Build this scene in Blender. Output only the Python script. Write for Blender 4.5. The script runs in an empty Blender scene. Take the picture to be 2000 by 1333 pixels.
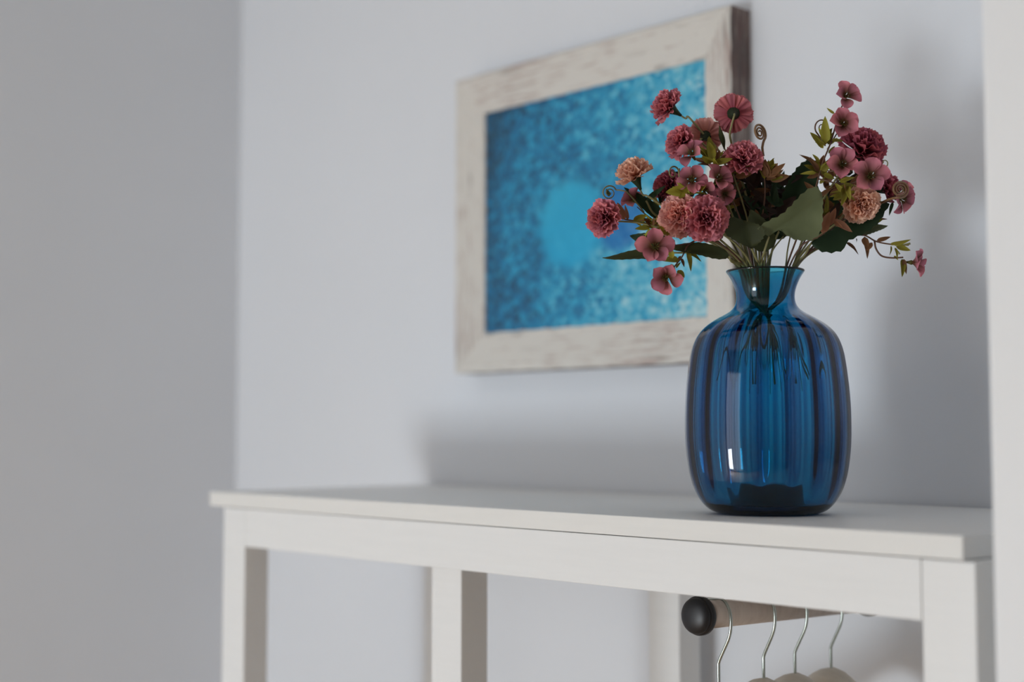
import bpy, math, random
from mathutils import Vector, Matrix, Quaternion

# ------------------------------------------------------------------ camera, light, exposure
scene = bpy.context.scene
C = scene.collection
TOP = 1.15                                   # height of the table top above the floor
EYE = TOP + 0.0816                           # camera height
PITCH, YAW, FPX = math.radians(3.6515), math.radians(42.6875), 2778.0
HOR = Vector((-math.cos(YAW), math.sin(YAW), 0))          # horizontal viewing direction
RIGHT = Vector((math.sin(YAW), math.cos(YAW), 0))
FWD = HOR * math.cos(PITCH) + Vector((0, 0, math.sin(PITCH)))
UP = RIGHT.cross(FWD)
cam = bpy.data.cameras.new('camera')
cam.lens = 50.0; cam.sensor_width = 36.0; cam.clip_start = 0.02
cam.dof.use_dof = True; cam.dof.focus_distance = 1.40; cam.dof.aperture_fstop = 2.0
cam_o = bpy.data.objects.new('camera', cam); C.objects.link(cam_o)
cam_o.location = (0, 0, EYE)
cam_o.rotation_euler = Matrix((RIGHT, UP, -FWD)).transposed().to_euler()
scene.camera = cam_o

w = bpy.data.worlds.new('sky'); scene.world = w; w.use_nodes = True
w.node_tree.nodes['Background'].inputs[0].default_value = (0.62, 0.78, 1.0, 1)
w.node_tree.nodes['Background'].inputs[1].default_value = 0.6

XL, XR, YB, YF, ZC = -2.286, 2.4, 1.415, -2.10, 2.80      # the room
DX0, DX1, DZ1 = -2.07, -0.77, 2.20                        # the glazed balcony door opening

def area(name, loc, sx, sy, power, col, rot):
    l = bpy.data.lights.new(name, 'AREA'); l.shape = 'RECTANGLE'; l.size = sx; l.size_y = sy
    l.energy = power; l.color = col
    o = bpy.data.objects.new(name, l); C.objects.link(o); o.location = loc; o.rotation_euler = rot
    return o
# daylight through the glazed balcony door: soft sky light over the whole opening, and low in it the sunlit strip of terrace
SILL = 0.66
area('sky_light', ((DX0 + DX1) / 2, YF - 0.18, (0.06 + DZ1) / 2), DX1 - DX0, DZ1 - 0.06, 15.0, (1.0, 0.985, 0.955), (math.radians(90), 0, 0))
area('terrace_light', (-1.36, YF - 0.14, (SILL + 0.06) / 2), 0.75, SILL - 0.06, 38.0, (0.865, 0.945, 1.0), (math.radians(90), 0, 0))

scene.view_settings.view_transform = 'Standard'
scene.view_settings.look = 'None'
scene.view_settings.gamma = 1.0
scene.view_settings.use_curve_mapping = False
scene.view_settings.exposure = 0.0
scene.cycles.max_bounces = 14
scene.cycles.transmission_bounces = 14
scene.cycles.glossy_bounces = 6
scene.cycles.diffuse_bounces = 6
scene.cycles.use_denoising = True

# ------------------------------------------------------------------ helpers
def link(o, parent=None):
    C.objects.link(o)
    if parent is not None: o.parent = parent
    return o

def mesh(name, v, f, mats=None, smooth=False, fm=None, attr=None):
    m = bpy.data.meshes.new(name)
    m.from_pydata([tuple(p) for p in v], [], f); m.update()
    if mats:
        for x in (mats if isinstance(mats, (list, tuple)) else [mats]): m.materials.append(x)
    if fm: m.polygons.foreach_set('material_index', fm)
    if smooth: m.polygons.foreach_set('use_smooth', [True] * len(m.polygons))
    if attr is not None:
        a = m.attributes.new('t', 'FLOAT', 'POINT'); a.data.foreach_set('value', attr)
    return m

def obj(name, m, parent=None, loc=(0, 0, 0), rot=None, scale=None):
    o = bpy.data.objects.new(name, m); link(o, parent); o.location = loc
    if rot is not None:
        o.rotation_mode = 'QUATERNION'; o.rotation_quaternion = rot
    if scale is not None: o.scale = scale if hasattr(scale, '__len__') else (scale,) * 3
    return o

def tag(o, label, cat, group=None):
    o['label'] = label; o['category'] = cat
    if group: o['group'] = group
    return o

def thing(name, label, cat, loc, group=None):
    o = bpy.data.objects.new(name, None); o.empty_display_size = 0.02
    link(o); o.location = loc
    return tag(o, label, cat, group)

def boxv(x0, x1, y0, y1, z0, z1, b=0.0):
    """box with chamfered edges (b); returns verts, faces"""
    if b <= 0:
        v = [(x, y, z) for z in (z0, z1) for y in (y0, y1) for x in (x0, x1)]
        return v, [(0, 2, 3, 1), (4, 5, 7, 6), (0, 1, 5, 4), (2, 6, 7, 3), (0, 4, 6, 2), (1, 3, 7, 5)]
    import bmesh
    bm = bmesh.new(); v0, f0 = boxv(x0, x1, y0, y1, z0, z1)
    vs = [bm.verts.new(p) for p in v0]
    for q in f0: bm.faces.new([vs[i] for i in q])
    bmesh.ops.bevel(bm, geom=bm.edges[:], offset=b, segments=2, profile=0.6, affect='EDGES')
    bm.verts.index_update()
    v = [tuple(p.co) for p in bm.verts]; f = [tuple(p.index for p in q.verts) for q in bm.faces]
    bm.free(); return v, f

def join(parts):
    V, F = [], []
    for v, f in parts:
        n = len(V); V += list(v); F += [tuple(i + n for i in q) for q in f]
    return V, F

def box(name, mat, parent, x0, x1, y0, y1, z0, z1, b=0.0012):
    v, f = boxv(x0, x1, y0, y1, z0, z1, b)
    o = obj(name, mesh(name, v, f, mat), parent)
    if parent is not None:
        o.location = -parent.location
    return o

def spline(pts, n=8):
    P = [Vector(p) for p in pts]
    if len(P) == 2: return [P[0].lerp(P[1], i / n) for i in range(n + 1)]
    P = [P[0] * 2 - P[1]] + P + [P[-1] * 2 - P[-2]]
    out = []
    for i in range(1, len(P) - 2):
        a, b, c, d = P[i - 1:i + 3]
        for k in range(n):
            t = k / n
            out.append(0.5 * (2 * b + (c - a) * t + (2 * a - 5 * b + 4 * c - d) * t * t + (3 * b - a - 3 * c + d) * t ** 3))
    out.append(P[-2]); return out

def tube(path, r, sides=7, caps=True):
    n = len(path); rr = r if callable(r) else (lambda t: r)
    V, F = [], []
    tan = [(path[min(i + 1, n - 1)] - path[max(i - 1, 0)]).normalized() for i in range(n)]
    nrm = tan[0].orthogonal().normalized()
    for i in range(n):
        nrm = (nrm - tan[i] * nrm.dot(tan[i])).normalized(); bi = tan[i].cross(nrm)
        R = rr(i / (n - 1))
        for k in range(sides):
            a = 2 * math.pi * k / sides
            V.append(path[i] + (nrm * math.cos(a) + bi * math.sin(a)) * R)
    for i in range(n - 1):
        for k in range(sides):
            k2 = (k + 1) % sides
            F.append((i * sides + k, i * sides + k2, (i + 1) * sides + k2, (i + 1) * sides + k))
    if caps:
        F.append(tuple(range(sides))[::-1]); F.append(tuple((n - 1) * sides + k for k in range(sides)))
    return V, F

def lathe(prof, seg=48, closed=False):
    """prof = [(r, z)...]; r(angle) may vary through a callable in slot 0"""
    V, F = [], []
    for r, z in prof:
        for k in range(seg):
            a = 2 * math.pi * k / seg
            R = r(a) if callable(r) else r
            V.append((R * math.cos(a), R * math.sin(a), z))
    for i in range(len(prof) - 1):
        for k in range(seg):
            k2 = (k + 1) % seg
            F.append((i * seg + k, i * seg + k2, (i + 1) * seg + k2, (i + 1) * seg + k))
    return V, F

# ------------------------------------------------------------------ materials
class NT:
    def __init__(self, name):
        self.m = bpy.data.materials.new(name); self.m.use_nodes = True
        self.t = self.m.node_tree; self.p = self.t.nodes['Principled BSDF']; self.out = self.t.nodes['Material Output']
    def n(self, typ, **kw):
        x = self.t.nodes.new(typ)
        for k, v in kw.items():
            if hasattr(x, k): setattr(x, k, v)
            else: x.inputs[k].default_value = v
        return x
    def l(self, a, b): self.t.links.new(a, b)
    def ramp(self, fac, stops, interp='LINEAR'):
        r = self.n('ShaderNodeValToRGB'); r.color_ramp.interpolation = interp
        e = r.color_ramp.elements
        while len(e) < len(stops): e.new(0.5)
        for x, (p, c) in zip(e, stops): x.position = p; x.color = (*c, 1) if len(c) == 3 else c
        self.l(fac, r.inputs[0]); return r.outputs[0]
    def noise(self, scale, vec=None, detail=3, rough=0.5):
        x = self.n('ShaderNodeTexNoise'); x.inputs['Scale'].default_value = scale
        x.inputs['Detail'].default_value = detail; x.inputs['Roughness'].default_value = rough
        if vec is not None: self.l(vec, x.inputs['Vector'])
        return x.outputs['Fac']
    def mix(self, fac, a, b, mode='MIX'):
        x = self.n('ShaderNodeMix', data_type='RGBA', blend_type=mode)
        for s, v in ((x.inputs[0], fac), (x.inputs[6], a), (x.inputs[7], b)):
            if hasattr(v, 'links'): self.l(v, s)
            elif hasattr(v, '__len__'): s.default_value = (*v, 1)
            else: s.default_value = v
        return x.outputs[2]
    def math(self, op, a, b=0.0, c=None):
        x = self.n('ShaderNodeMath', operation=op)
        for s, v in zip(x.inputs, (a, b, c)):
            if v is None: continue
            if hasattr(v, 'links'): self.l(v, s)
            else: s.default_value = v
        return x.outputs[0]
    def coord(self, which='Object', scale=(1, 1, 1)):
        tc = self.n('ShaderNodeTexCoord'); mp = self.n('ShaderNodeMapping'); mp.inputs['Scale'].default_value = scale
        self.l(tc.outputs[which], mp.inputs[0]); return mp.outputs[0]
    def bump(self, h, strength=0.2, dist=0.001):
        b = self.n('ShaderNodeBump'); b.inputs['Strength'].default_value = strength; b.inputs['Distance'].default_value = dist
        self.l(h, b.inputs['Height']); self.l(b.outputs[0], self.p.inputs['Normal'])
    def color(self, s): self.l(s, self.p.inputs['Base Color'])

def plaster(name, col):
    k = NT(name); v = k.coord()
    k.color(k.ramp(k.noise(2.2, v, 4), [(0.3, tuple(c * 0.97 for c in col)), (0.7, col)]))
    k.p.inputs['Roughness'].default_value = 0.85
    # fine roller texture and one long filled plaster joint
    sep = k.n('ShaderNodeSeparateXYZ'); k.l(v, sep.inputs[0])
    wob = k.math('MULTIPLY_ADD', k.noise(3.0, v, 2), 0.02, sep.outputs[2])
    joint = k.math('COMPARE', wob, EYE + 0.1475, 0.006)
    h = k.math('SUBTRACT', k.noise(160, v, 2), k.math('MULTIPLY', joint, 0.4))
    k.bump(h, 0.12, 0.002)
    return k.m
M_WALL = plaster('wall_paint', (0.76, 0.782, 0.82))
M_CEIL = plaster('ceiling_paint', (0.83, 0.83, 0.82))
M_TAUPE = plaster('taupe_wall_paint', (0.60, 0.585, 0.56))
M_WHITE = plaster('white_wall_paint', (0.875, 0.885, 0.895))

def floorboards():
    k = NT('floorboards'); v = k.coord()
    br = k.n('ShaderNodeTexBrick'); k.l(v, br.inputs[0])
    br.inputs['Scale'].default_value = 1.0; br.inputs['Brick Width'].default_value = 1.2; br.inputs['Row Height'].default_value = 0.14
    br.inputs['Mortar Size'].default_value = 0.002
    br.inputs['Color1'].default_value = (0.58, 0.34, 0.15, 1); br.inputs['Color2'].default_value = (0.66, 0.40, 0.19, 1); br.inputs['Mortar'].default_value = (0.2, 0.13, 0.08, 1)
    g = k.noise(6, k.coord('Object', (1, 14, 1)), 5)
    k.color(k.mix(0.3, br.outputs[0], k.ramp(g, [(0.35, (0.36, 0.22, 0.12)), (0.65, (0.60, 0.41, 0.25))])))
    k.p.inputs['Roughness'].default_value = 0.45
    return k.m
M_FLOOR = floorboards()

def lacquer(name, col, rough=0.45, bumps=0.05):
    k = NT(name)
    v = k.coord('Object', (3, 40, 40))
    k.color(k.ramp(k.noise(4, v, 4), [(0.3, tuple(c * 0.975 for c in col)), (0.7, col)]))
    k.p.inputs['Roughness'].default_value = rough
    k.bump(k.noise(30, v, 3), bumps, 0.001)
    return k.m
M_TABLE = lacquer('white_lacquer', (0.81, 0.81, 0.80))
M_EDGE = lacquer('cream_edge_band', (0.79, 0.78, 0.75))

def wood(name, a, b, scale=(30, 2, 30), rough=0.55):
    k = NT(name); v = k.coord('Object', scale)
    k.color(k.ramp(k.noise(3, v, 5, 0.6), [(0.3, a), (0.7, b)]))
    k.p.inputs['Roughness'].default_value = rough
    k.bump(k.noise(8, v, 3), 0.1, 0.001); return k.m
M_RODWOOD = wood('pale_beech', (0.42, 0.34, 0.29), (0.52, 0.44, 0.38), (40, 2, 40))
M_HANGER = wood('raw_hanger_wood', (0.62, 0.57, 0.50), (0.74, 0.69, 0.61), (4, 40, 40))

def plain(name, col, rough=0.5, metal=0.0, spec=None):
    k = NT(name); f = k.noise(60, k.coord(), 2)
    k.color(k.ramp(f, [(0.3, tuple(c * 0.93 for c in col)), (0.7, col)]))
    k.p.inputs['Roughness'].default_value = rough; k.p.inputs['Metallic'].default_value = metal
    return k.m
M_BLACK = plain('black_plastic', (0.010, 0.010, 0.012), 0.42)
M_STEEL = plain('galvanised_wire', (0.46, 0.50, 0.46), 0.25, 1.0)
M_FRAMEW = plain('door_frame_white', (0.8, 0.8, 0.8), 0.4)

# ------------------------------------------------------------------ the room
def struct(name, parts, mat, parent=None):
    v, f = join(parts); o = obj(name, mesh(name, v, f, mat), parent); o['kind'] = 'structure'; return o
T = 0.12
struct('floor', [boxv(XL - T, XR + T, YF - T, YB + T, -0.1, 0)], M_FLOOR)
struct('ceiling', [boxv(XL - T, XR + T, YF - T, YB + T, ZC, ZC + 0.1)], M_CEIL)
struct('wall_back', [boxv(XL - T, XR + T, YB, YB + T, 0, ZC)], M_WALL)
struct('wall_left', [boxv(XL - T, XL, YF - T, YB, 0, ZC)], M_WALL)
struct('wall_right', [boxv(XR, XR + T, YF - T, YB, 0, ZC)], M_TAUPE)
struct('wall_front', [boxv(XL, DX0, YF - T, YF, 0, ZC), boxv(DX1, XR, YF - T, YF, 0, ZC), boxv(DX0, DX1, YF - T, YF, DZ1, ZC)], M_TAUPE)
# the pier beside the table: the wall steps forward here
struct('wall_pier', [boxv(-0.549, XR, 1.0, YB, 0, ZC, 0.003)], M_WHITE)
fr = 0.05
struct('door_1', [boxv(DX0, DX0 + fr, YF - 0.09, YF - 0.03, 0, DZ1), boxv(DX1 - fr, DX1, YF - 0.09, YF - 0.03, 0, DZ1),
                  boxv(DX0 + fr, DX1 - fr, YF - 0.09, YF - 0.03, DZ1 - fr, DZ1), boxv(DX0 + fr, DX1 - fr, YF - 0.09, YF - 0.03, 0, 0.06)], M_FRAMEW)

# ------------------------------------------------------------------ the table with its clothes rail
Y0, Y1 = 1.0234, 1.409
tb = thing('console_table', 'long white lacquered table with a clothes rail under its top', 'table', (-1.15, 1.2, 0))
ZS, ZA = TOP - 0.0201, TOP - 0.0699
top = box('table_top', M_TABLE, tb, -1.719, -0.5865, Y0, Y1, ZS + 0.0006, TOP, 0.0012)
eb = box('edge_band', M_EDGE, top, -1.7185, -0.587, Y0 - 0.0006, Y0 + 0.0004, ZS + 0.001, TOP - 0.0006, 0.0002)
eb.location = (0, 0, 0)
LX0, LX1, RX0, RX1 = -1.684, -1.6302, -0.6243, -0.5767
box('apron', M_TABLE, tb, LX1 + 0.0004, RX0 - 0.0004, Y0, Y0 + 0.02, ZA, ZS, 0.0008)
box('apron', M_TABLE, tb, LX1 + 0.0004, RX0 - 0.0004, Y1 - 0.02, Y1 - 0.002, ZA + 0.02, ZS, 0.0008)
box('side_rail', M_TABLE, tb, LX0 + 0.01, LX0 + 0.03, Y0 + 0.037, Y1 - 0.037, ZA + 0.012, ZS, 0.0008)
box('side_rail', M_TABLE, tb, RX1 - 0.03, RX1 - 0.01, Y0 + 0.037, Y1 - 0.037, ZA + 0.012, ZS, 0.0008)
for x0, x1 in ((LX0, LX1), (RX0, RX1)):
    box('leg', M_TABLE, tb, x0, x1, Y0, Y0 + 0.037, 0, ZS, 0.0018)
    box('leg', M_TABLE, tb, x0, x1, Y1 - 0.037, Y1, 0, ZS, 0.0018)
box('leg', M_TABLE, tb, -1.2685, -1.2167, Y0 + 0.0215, Y0 + 0.0215 + 0.040, 0, ZS, 0.0018)
box('leg', M_TABLE, tb, -1.208, -1.158, Y1 - 0.062, Y1 - 0.022, 0, ZS, 0.0018)

# clothes rail: turned rod running from front to back, black domed caps, two brackets up to the table top
RA, RB = Vector((-0.9095, 1.086, EYE - 0.1799)), Vector((-0.9097, 1.383, EYE - 0.1866))
rd = (RB - RA).normalized(); rq = rd.to_track_quat('Z', 'Y'); RL = (RB - RA).length
v, f = lathe([(0.0001, 0), (0.0135, 0), (0.0135, RL), (0.0001, RL)], 40)
rail = obj('clothes_rail', mesh('clothes_rail', v, f, M_RODWOOD), tb, RA - tb.location, rq)
for p in rail.data.polygons: p.use_smooth = abs(p.normal.z) < 0.5
capp = [(0.0136, 0.006), (0.0185, 0.006), (0.0192, 0.0048), (0.0192, 0.0005), (0.0186, -0.0003), (0.0172, -0.0006), (0.0170, -0.0012), (0.0176, -0.0018), (0.0178, -0.0026)]
capp += [(0.0178 * math.cos(a), -0.0026 - 0.0075 * math.sin(a)) for a in [i * math.pi / 2 / 10 for i in range(1, 10)]] + [(0.0001, -0.0101)]
v, f = lathe(capp, 48)
cm = mesh('rail_end_cap', v, f, M_BLACK, True)
obj('rail_end_cap', cm, rail, (0, 0, 0)); obj('rail_end_cap', cm, rail, (0, 0, RL), Quaternion((1, 0, 0), math.pi))
for t in (0.47, 0.93):
    p = RA.lerp(RB, t); z1 = ZS - p.z
    hb = box('rail_bracket', M_BLACK, None, -0.009, 0.009, -0.004, 0.004, 0.012, z1, 0.001)
    hb.parent = tb; hb.location = p - tb.location

# hangers
def hanger_body():
    n, sides = 41, 14; V, F = [], []
    for i in range(n):
        s = -1 + 2 * i / (n - 1); x = 0.205 * s
        z = -0.45 * (math.sqrt(x * x + 0.02 ** 2) - 0.02) - 0.026 * (1 - math.exp(-(x / 0.055) ** 2)) - 0.016
        y = -0.75 * x * x
        tw = 0.016 - 0.007 * abs(s)                    # half thickness
        th = 0.016 - 0.006 * abs(s)
        if abs(s) > 0.96: tw *= 0.6; th *= 0.6
        for k in range(sides):
            a = 2 * math.pi * k / sides
            c, q = math.cos(a), math.sin(a)
            V.append((x, y + tw * math.copysign(abs(c) ** 0.8, c), z + th * math.copysign(abs(q) ** 0.8, q)))
    for i in range(n - 1):
        for k in range(sides):
            k2 = (k + 1) % sides
            F.append((i * sides + k, i * sides + k2, (i + 1) * sides + k2, (i + 1) * sides + k))
    F.append(tuple(range(sides))); F.append(tuple((n - 1) * sides + k for k in range(sides))[::-1])
    return mesh('hanger_body', V, F, M_HANGER, True)
hook = [(0.004, -0.084), (0.004, -0.066), (0.004, -0.052), (0.0045, -0.046), (0.0095, -0.036), (0.0165, -0.0225), (0.0192, -0.012), (0.0190, 0.001), (0.0150, 0.0105), (0.0080, 0.0158), (0.0, 0.0153), (-0.0095, 0.0138), (-0.0170, 0.0065), (-0.0190, -0.004)]
v, f = tube(spline([(x, 0, z) for x, z in hook], 6), 0.00165, 10)
HOOK = mesh('hook', v, f, M_STEEL, True); HB = hanger_body()
hl = ['wooden hanger with a wire hook, next to the black cap of the rail', 'wooden hanger on the rail, second from the black cap', 'wooden hanger on the rail, third from the black cap', 'wooden hanger on the rail, fourth and last from the black cap']
for (t, rz, dz), lab in zip(((0.088, 2, 0), (0.332, -3, 0), (0.510, 2, 0.002), (0.728, -2, 0.002)), hl):
    p = RA.lerp(RB, t)
    h = thing('clothes_hanger', lab, 'hanger', p, 'wooden hangers on the rail under the table')
    h.rotation_euler.z = math.radians(rz)
    obj('hook', HOOK, h); obj('hanger_body', HB, h, (0.004, 0, -0.068 + dz * 0))

# ------------------------------------------------------------------ the framed picture
def worn_paint(name, white, wood_c, dark, amount):
    k = NT(name); v = k.coord('Object', (14, 190, 190)); v2 = k.coord('Object', (1, 1, 1))
    n1 = k.noise(1.6, v, 6, 0.65); n2 = k.noise(9, k.coord('Object', (1, 9, 9)), 4, 0.6); n3 = k.noise(4, v2, 3)
    base = k.mix(k.math('MULTIPLY', n3, 0.6), white, tuple(c * 0.86 for c in white))
    m1 = k.ramp(k.math('ADD', n1, k.math('MULTIPLY', k.math('SUBTRACT', n3, 0.5), 0.45)), [(amount, (0, 0, 0)), (amount + 0.14, (1, 1, 1))])
    a = k.mix(m1, base, wood_c)
    m2 = k.ramp(n2, [(amount + 0.08, (0, 0, 0)), (amount + 0.16, (1, 1, 1))])
    k.color(k.mix(k.math('MULTIPLY', m2, 0.6), a, dark))
    k.p.inputs['Roughness'].default_value = 0.75
    k.bump(n1, 0.35, 0.002); return k.m
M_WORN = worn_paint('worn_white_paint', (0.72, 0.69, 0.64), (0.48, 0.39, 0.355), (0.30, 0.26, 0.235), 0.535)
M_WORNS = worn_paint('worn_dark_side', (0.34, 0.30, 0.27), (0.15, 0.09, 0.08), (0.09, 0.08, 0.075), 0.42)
FX0, FX1, FZ0, FZ1 = -1.616, -1.0916, EYE + 0.0866, EYE + 0.5292
IX0, IX1, IZ0, IZ1 = -1.5636, -1.1424, EYE + 0.1445, EYE + 0.4732
FY0, FY1 = 1.373, YB - 0.0008
REC = 0.0145
pic = thing('framed_painting', 'framed blue abstract painting of a pale disc hanging on the wall', 'painting', ((FX0 + FX1) / 2, YB, FZ0))
def rail_mesh(L, wd, i0, i1):
    """rail along local X (length L outer), width wd along local Y to the inside, local Z to the viewer; i0 / i1 = mitre insets"""
    prof = [(0, 0), (0, 0.0385), (0.003, 0.0412), (0.010, 0.0418), (wd - 0.006, 0.0418 - REC + 0.0015), (wd, 0.0418 - REC), (wd, 0.0418 - REC - 0.011), (wd, 0)]
    n = 26; V, F, fm = [], [], []
    for i in range(n + 1):
        s = i / n
        for j, (a, z) in enumerate(prof):
            x0 = i0 * a / wd; x1 = L - i1 * a / wd
            rx = 0.0006 * math.sin(i * 2.3 + j * 1.7)
            V.append((x0 + (x1 - x0) * s, a + (rx if 0 < j < 7 else 0), z + (rx * 0.7 if 0 < j < 7 else 0)))
    m = len(prof)
    for i in range(n):
        for j in range(m):
            j2 = (j + 1) % m
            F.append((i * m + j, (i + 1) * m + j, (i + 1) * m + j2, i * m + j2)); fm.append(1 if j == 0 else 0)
    F.append(tuple(range(m))); fm.append(0); F.append(tuple(n * m + j for j in range(m))[::-1]); fm.append(0)
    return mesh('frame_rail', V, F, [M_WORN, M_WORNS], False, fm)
wl, wr, wt, wb = IX0 - FX0, FX1 - IX1, FZ1 - IZ1, IZ0 - FZ0
def rail_obj(L, wd, i0, i1, org, ex, ey):
    ex, ey = Vector(ex), Vector(ey); ez = ex.cross(ey)
    o = obj('frame_rail', rail_mesh(L, wd, i0, i1), pic)
    o.rotation_mode = 'QUATERNION'; o.rotation_quaternion = Matrix((ex, ey, ez)).transposed().to_quaternion()
    o.location = Vector(org) - pic.location
W_, H_ = FX1 - FX0, FZ1 - FZ0
rail_obj(W_, wb, wl, wr, (FX0, FY1, FZ0), (1, 0, 0), (0, 0, 1))
rail_obj(W_, wt, wr, wl, (FX1, FY1, FZ1), (-1, 0, 0), (0, 0, -1))
rail_obj(H_, wr, wb, wt, (FX1, FY1, FZ0), (0, 0, 1), (-1, 0, 0))
rail_obj(H_, wl, wt, wb, (FX0, FY1, FZ1), (0, 0, -1), (1, 0, 0))

def painting_mat():
    k = NT('blue_mosaic_painting'); v = k.coord()
    sep = k.n('ShaderNodeSeparateXYZ'); k.l(v, sep.inputs[0]); X, Z = sep.outputs[0], sep.outputs[2]
    big = k.noise(6, v, 3); med = k.noise(62, v, 4, 0.7); fine = k.noise(120, v, 3, 0.7)
    vo = k.n('ShaderNodeTexVoronoi'); vo.inputs['Scale'].default_value = 150; k.l(v, vo.inputs[0])
    spk = k.n('ShaderNodeSeparateColor'); k.l(vo.outputs['Color'], spk.inputs[0])
    # lightness: dark towards the upper left of the canvas, pale towards the right and bottom
    g = k.math('ADD', k.math('MULTIPLY', X, 1.55), k.math('MULTIPLY', Z, -0.50))
    g = k.math('ADD', g, 0.56)
    g = k.math('ADD', g, k.math('MULTIPLY', k.math('SUBTRACT', big, 0.5), 0.75))
    g = k.math('ADD', g, k.math('MULTIPLY', k.math('SUBTRACT', med, 0.5), 0.8))
    g = k.math('ADD', g, k.math('MULTIPLY', k.math('SUBTRACT', spk.outputs[0], 0.5), 0.42))
    ground = k.ramp(g, [(0.0, (0.012, 0.06, 0.12)), (0.28, (0.008, 0.16, 0.34)), (0.52, (0.02, 0.33, 0.55)), (0.75, (0.13, 0.50, 0.66)), (1.0, (0.42, 0.66, 0.72))])
    # greener, greyer dabs
    ground = k.mix(k.ramp(fine, [(0.52, (0, 0, 0)), (0.72, (0.42, 0.42, 0.42))]), ground, (0.10, 0.30, 0.34))
    def disc(cx, cz, r, soft):
        dx = k.math('SUBTRACT', X, cx); dz = k.math('SUBTRACT', Z, cz)
        d = k.math('SQRT', k.math('ADD', k.math('MULTIPLY', dx, dx), k.math('MULTIPLY', dz, dz)))
        d = k.math('ADD', d, k.math('MULTIPLY', k.math('SUBTRACT', fine, 0.5), 0.008))
        return k.ramp(d, [(r - soft, (1, 1, 1)), (r + soft, (0, 0, 0))])
    cx0, cz0 = (FX0 + FX1) / 2, FZ0
    d2 = disc(-1.296 - cx0, EYE + 0.287 - cz0, 0.044, 0.006)
    a = k.mix(k.math('MULTIPLY', d2, 0.85), ground, k.ramp(med, [(0.3, (0.0, 0.10, 0.36)), (0.7, (0.01, 0.19, 0.50))]))
    d1 = disc(-1.387 - cx0, EYE + 0.2885 - cz0, 0.061, 0.010)
    pale = k.ramp(k.math('ADD', k.math('MULTIPLY', Z, 2.2), k.math('MULTIPLY', big, 0.4)), [(0.40, (0.0, 0.36, 0.66)), (0.85, (0.04, 0.46, 0.68))])
    k.color(k.mix(k.math('MULTIPLY', d1, 0.84), a, pale))
    k.p.inputs['Roughness'].default_value = 0.6
    k.bump(fine, 0.2, 0.001); return k.m
v, f = boxv(IX0 - 0.004, IX1 + 0.004, FY0 + REC + 0.003, FY0 + REC + 0.008, IZ0 - 0.004, IZ1 + 0.004)
o = obj('canvas', mesh('canvas', [Vector(p) - pic.location for p in v], f, painting_mat()), pic)
o['label'] = 'blue speckled canvas with a pale disc and a darker small one'

# ------------------------------------------------------------------ the vase
VX, VY = -0.8746, 1.1537
def spot(x, y, w=0):
    """a point of the bouquet, measured in the photograph; w = millimetres behind (+) or before (-) the vase's axis"""
    d = 1.417 + w / 1000.0
    return Vector((0, 0, EYE)) + (FWD + RIGHT * ((x - 1000) / FPX) - UP * ((y - 666.5) / FPX)) * d
MMPX = 1.417 / FPX
outer_px = [(1004, 95), (999, 110), (990, 122), (975, 134), (955, 144), (930, 151.5), (900, 156.5), (870, 159.5), (840, 160.5), (800, 160), (760, 157.5), (720, 153), (692, 148.5), (672, 142.5), (656, 134.5), (643, 123.5), (633, 111.5), (624, 97.5), (617, 84.5), (610, 72.5), (603, 64.5), (595, 59.5), (585, 57), (575, 57), (565, 59), (555, 62.5), (545, 67), (537, 71.8), (531, 76)]
outer = [(r * MMPX, (1005 - y) * MMPX) for y, r in outer_px]
op = spline([(r, 0, z) for r, z in outer], 4)
NR, SEG = 16, 288
PH = math.radians(13)
def amp(z):
    a = min(1, max(0, (z - 0.004) / 0.05)); b = min(1, max(0, (0.203 - z) / 0.022))
    return (a * a * (3 - 2 * a)) * (b * b * (3 - 2 * b))
def rib(r, A):
    return lambda a: r + A * (math.cos(NR * (a + PH)) + 0.25 * math.cos(2 * NR * (a + PH)))
prof = [(0.0002, 0.0035), (0.020, 0.0030), (0.036, 0.0006), (0.042, 0.0), (0.046, 0.0)]
prof += [(rib(p.x, 0.00040 * amp(p.z)), p.z) for p in op]
rz = op[-1]
prof += [(rz.x + 0.0004, rz.z + 0.0009), (rz.x + 0.0001, rz.z + 0.0018), (rz.x - 0.0008, rz.z + 0.0021), (rz.x - 0.0017, rz.z + 0.0016), (rz.x - 0.0021, rz.z + 0.0009)]
inn = []
for i in range(len(op) - 1, -1, -1):
    p = op[i]
    if p.z < 0.0085: break
    d = (op[min(i + 1, len(op) - 1)] - op[max(i - 1, 0)]).normalized()
    th = 0.0036 + 0.0012 * amp(p.z) - 0.0014 * max(0.0, (p.z - 0.228) / 0.014)
    q = p + Vector((-d.z, 0, d.x)) * th
    inn.append((rib(q.x, -0.0014 * amp(p.z)), q.z))
inn += [(0.052, 0.0062), (0.046, 0.0056), (0.0410, 0.0058), (0.0375, 0.0075), (0.0355, 0.0125), (0.0345, 0.0230), (0.0330, 0.0285), (0.0290, 0.0303), (0.018, 0.0308), (0.0002, 0.0308)]
v, f = lathe(prof + inn, SEG)
def vase_glass():
    k = NT('blue_glass')
    g = k.p
    g.inputs['Base Color'].default_value = (1, 1, 1, 1); g.inputs['Roughness'].default_value = 0.0
    g.inputs['Transmission Weight'].default_value = 1.0; g.inputs['IOR'].default_value = 1.5
    va = k.n('ShaderNodeVolumeAbsorption'); va.inputs['Color'].default_value = (0.0, 0.765, 0.870, 1)
    va.inputs['Density'].default_value = 900.0
    k.l(va.outputs[0], k.out.inputs['Volume'])
    return k.m
vase = obj('glass_vase', mesh('glass_vase', v, f, vase_glass(), True), None, (VX, VY, TOP + 0.0002))
tag(vase, 'deep blue ribbed glass vase with a flared neck holding the flowers', 'vase')

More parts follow.
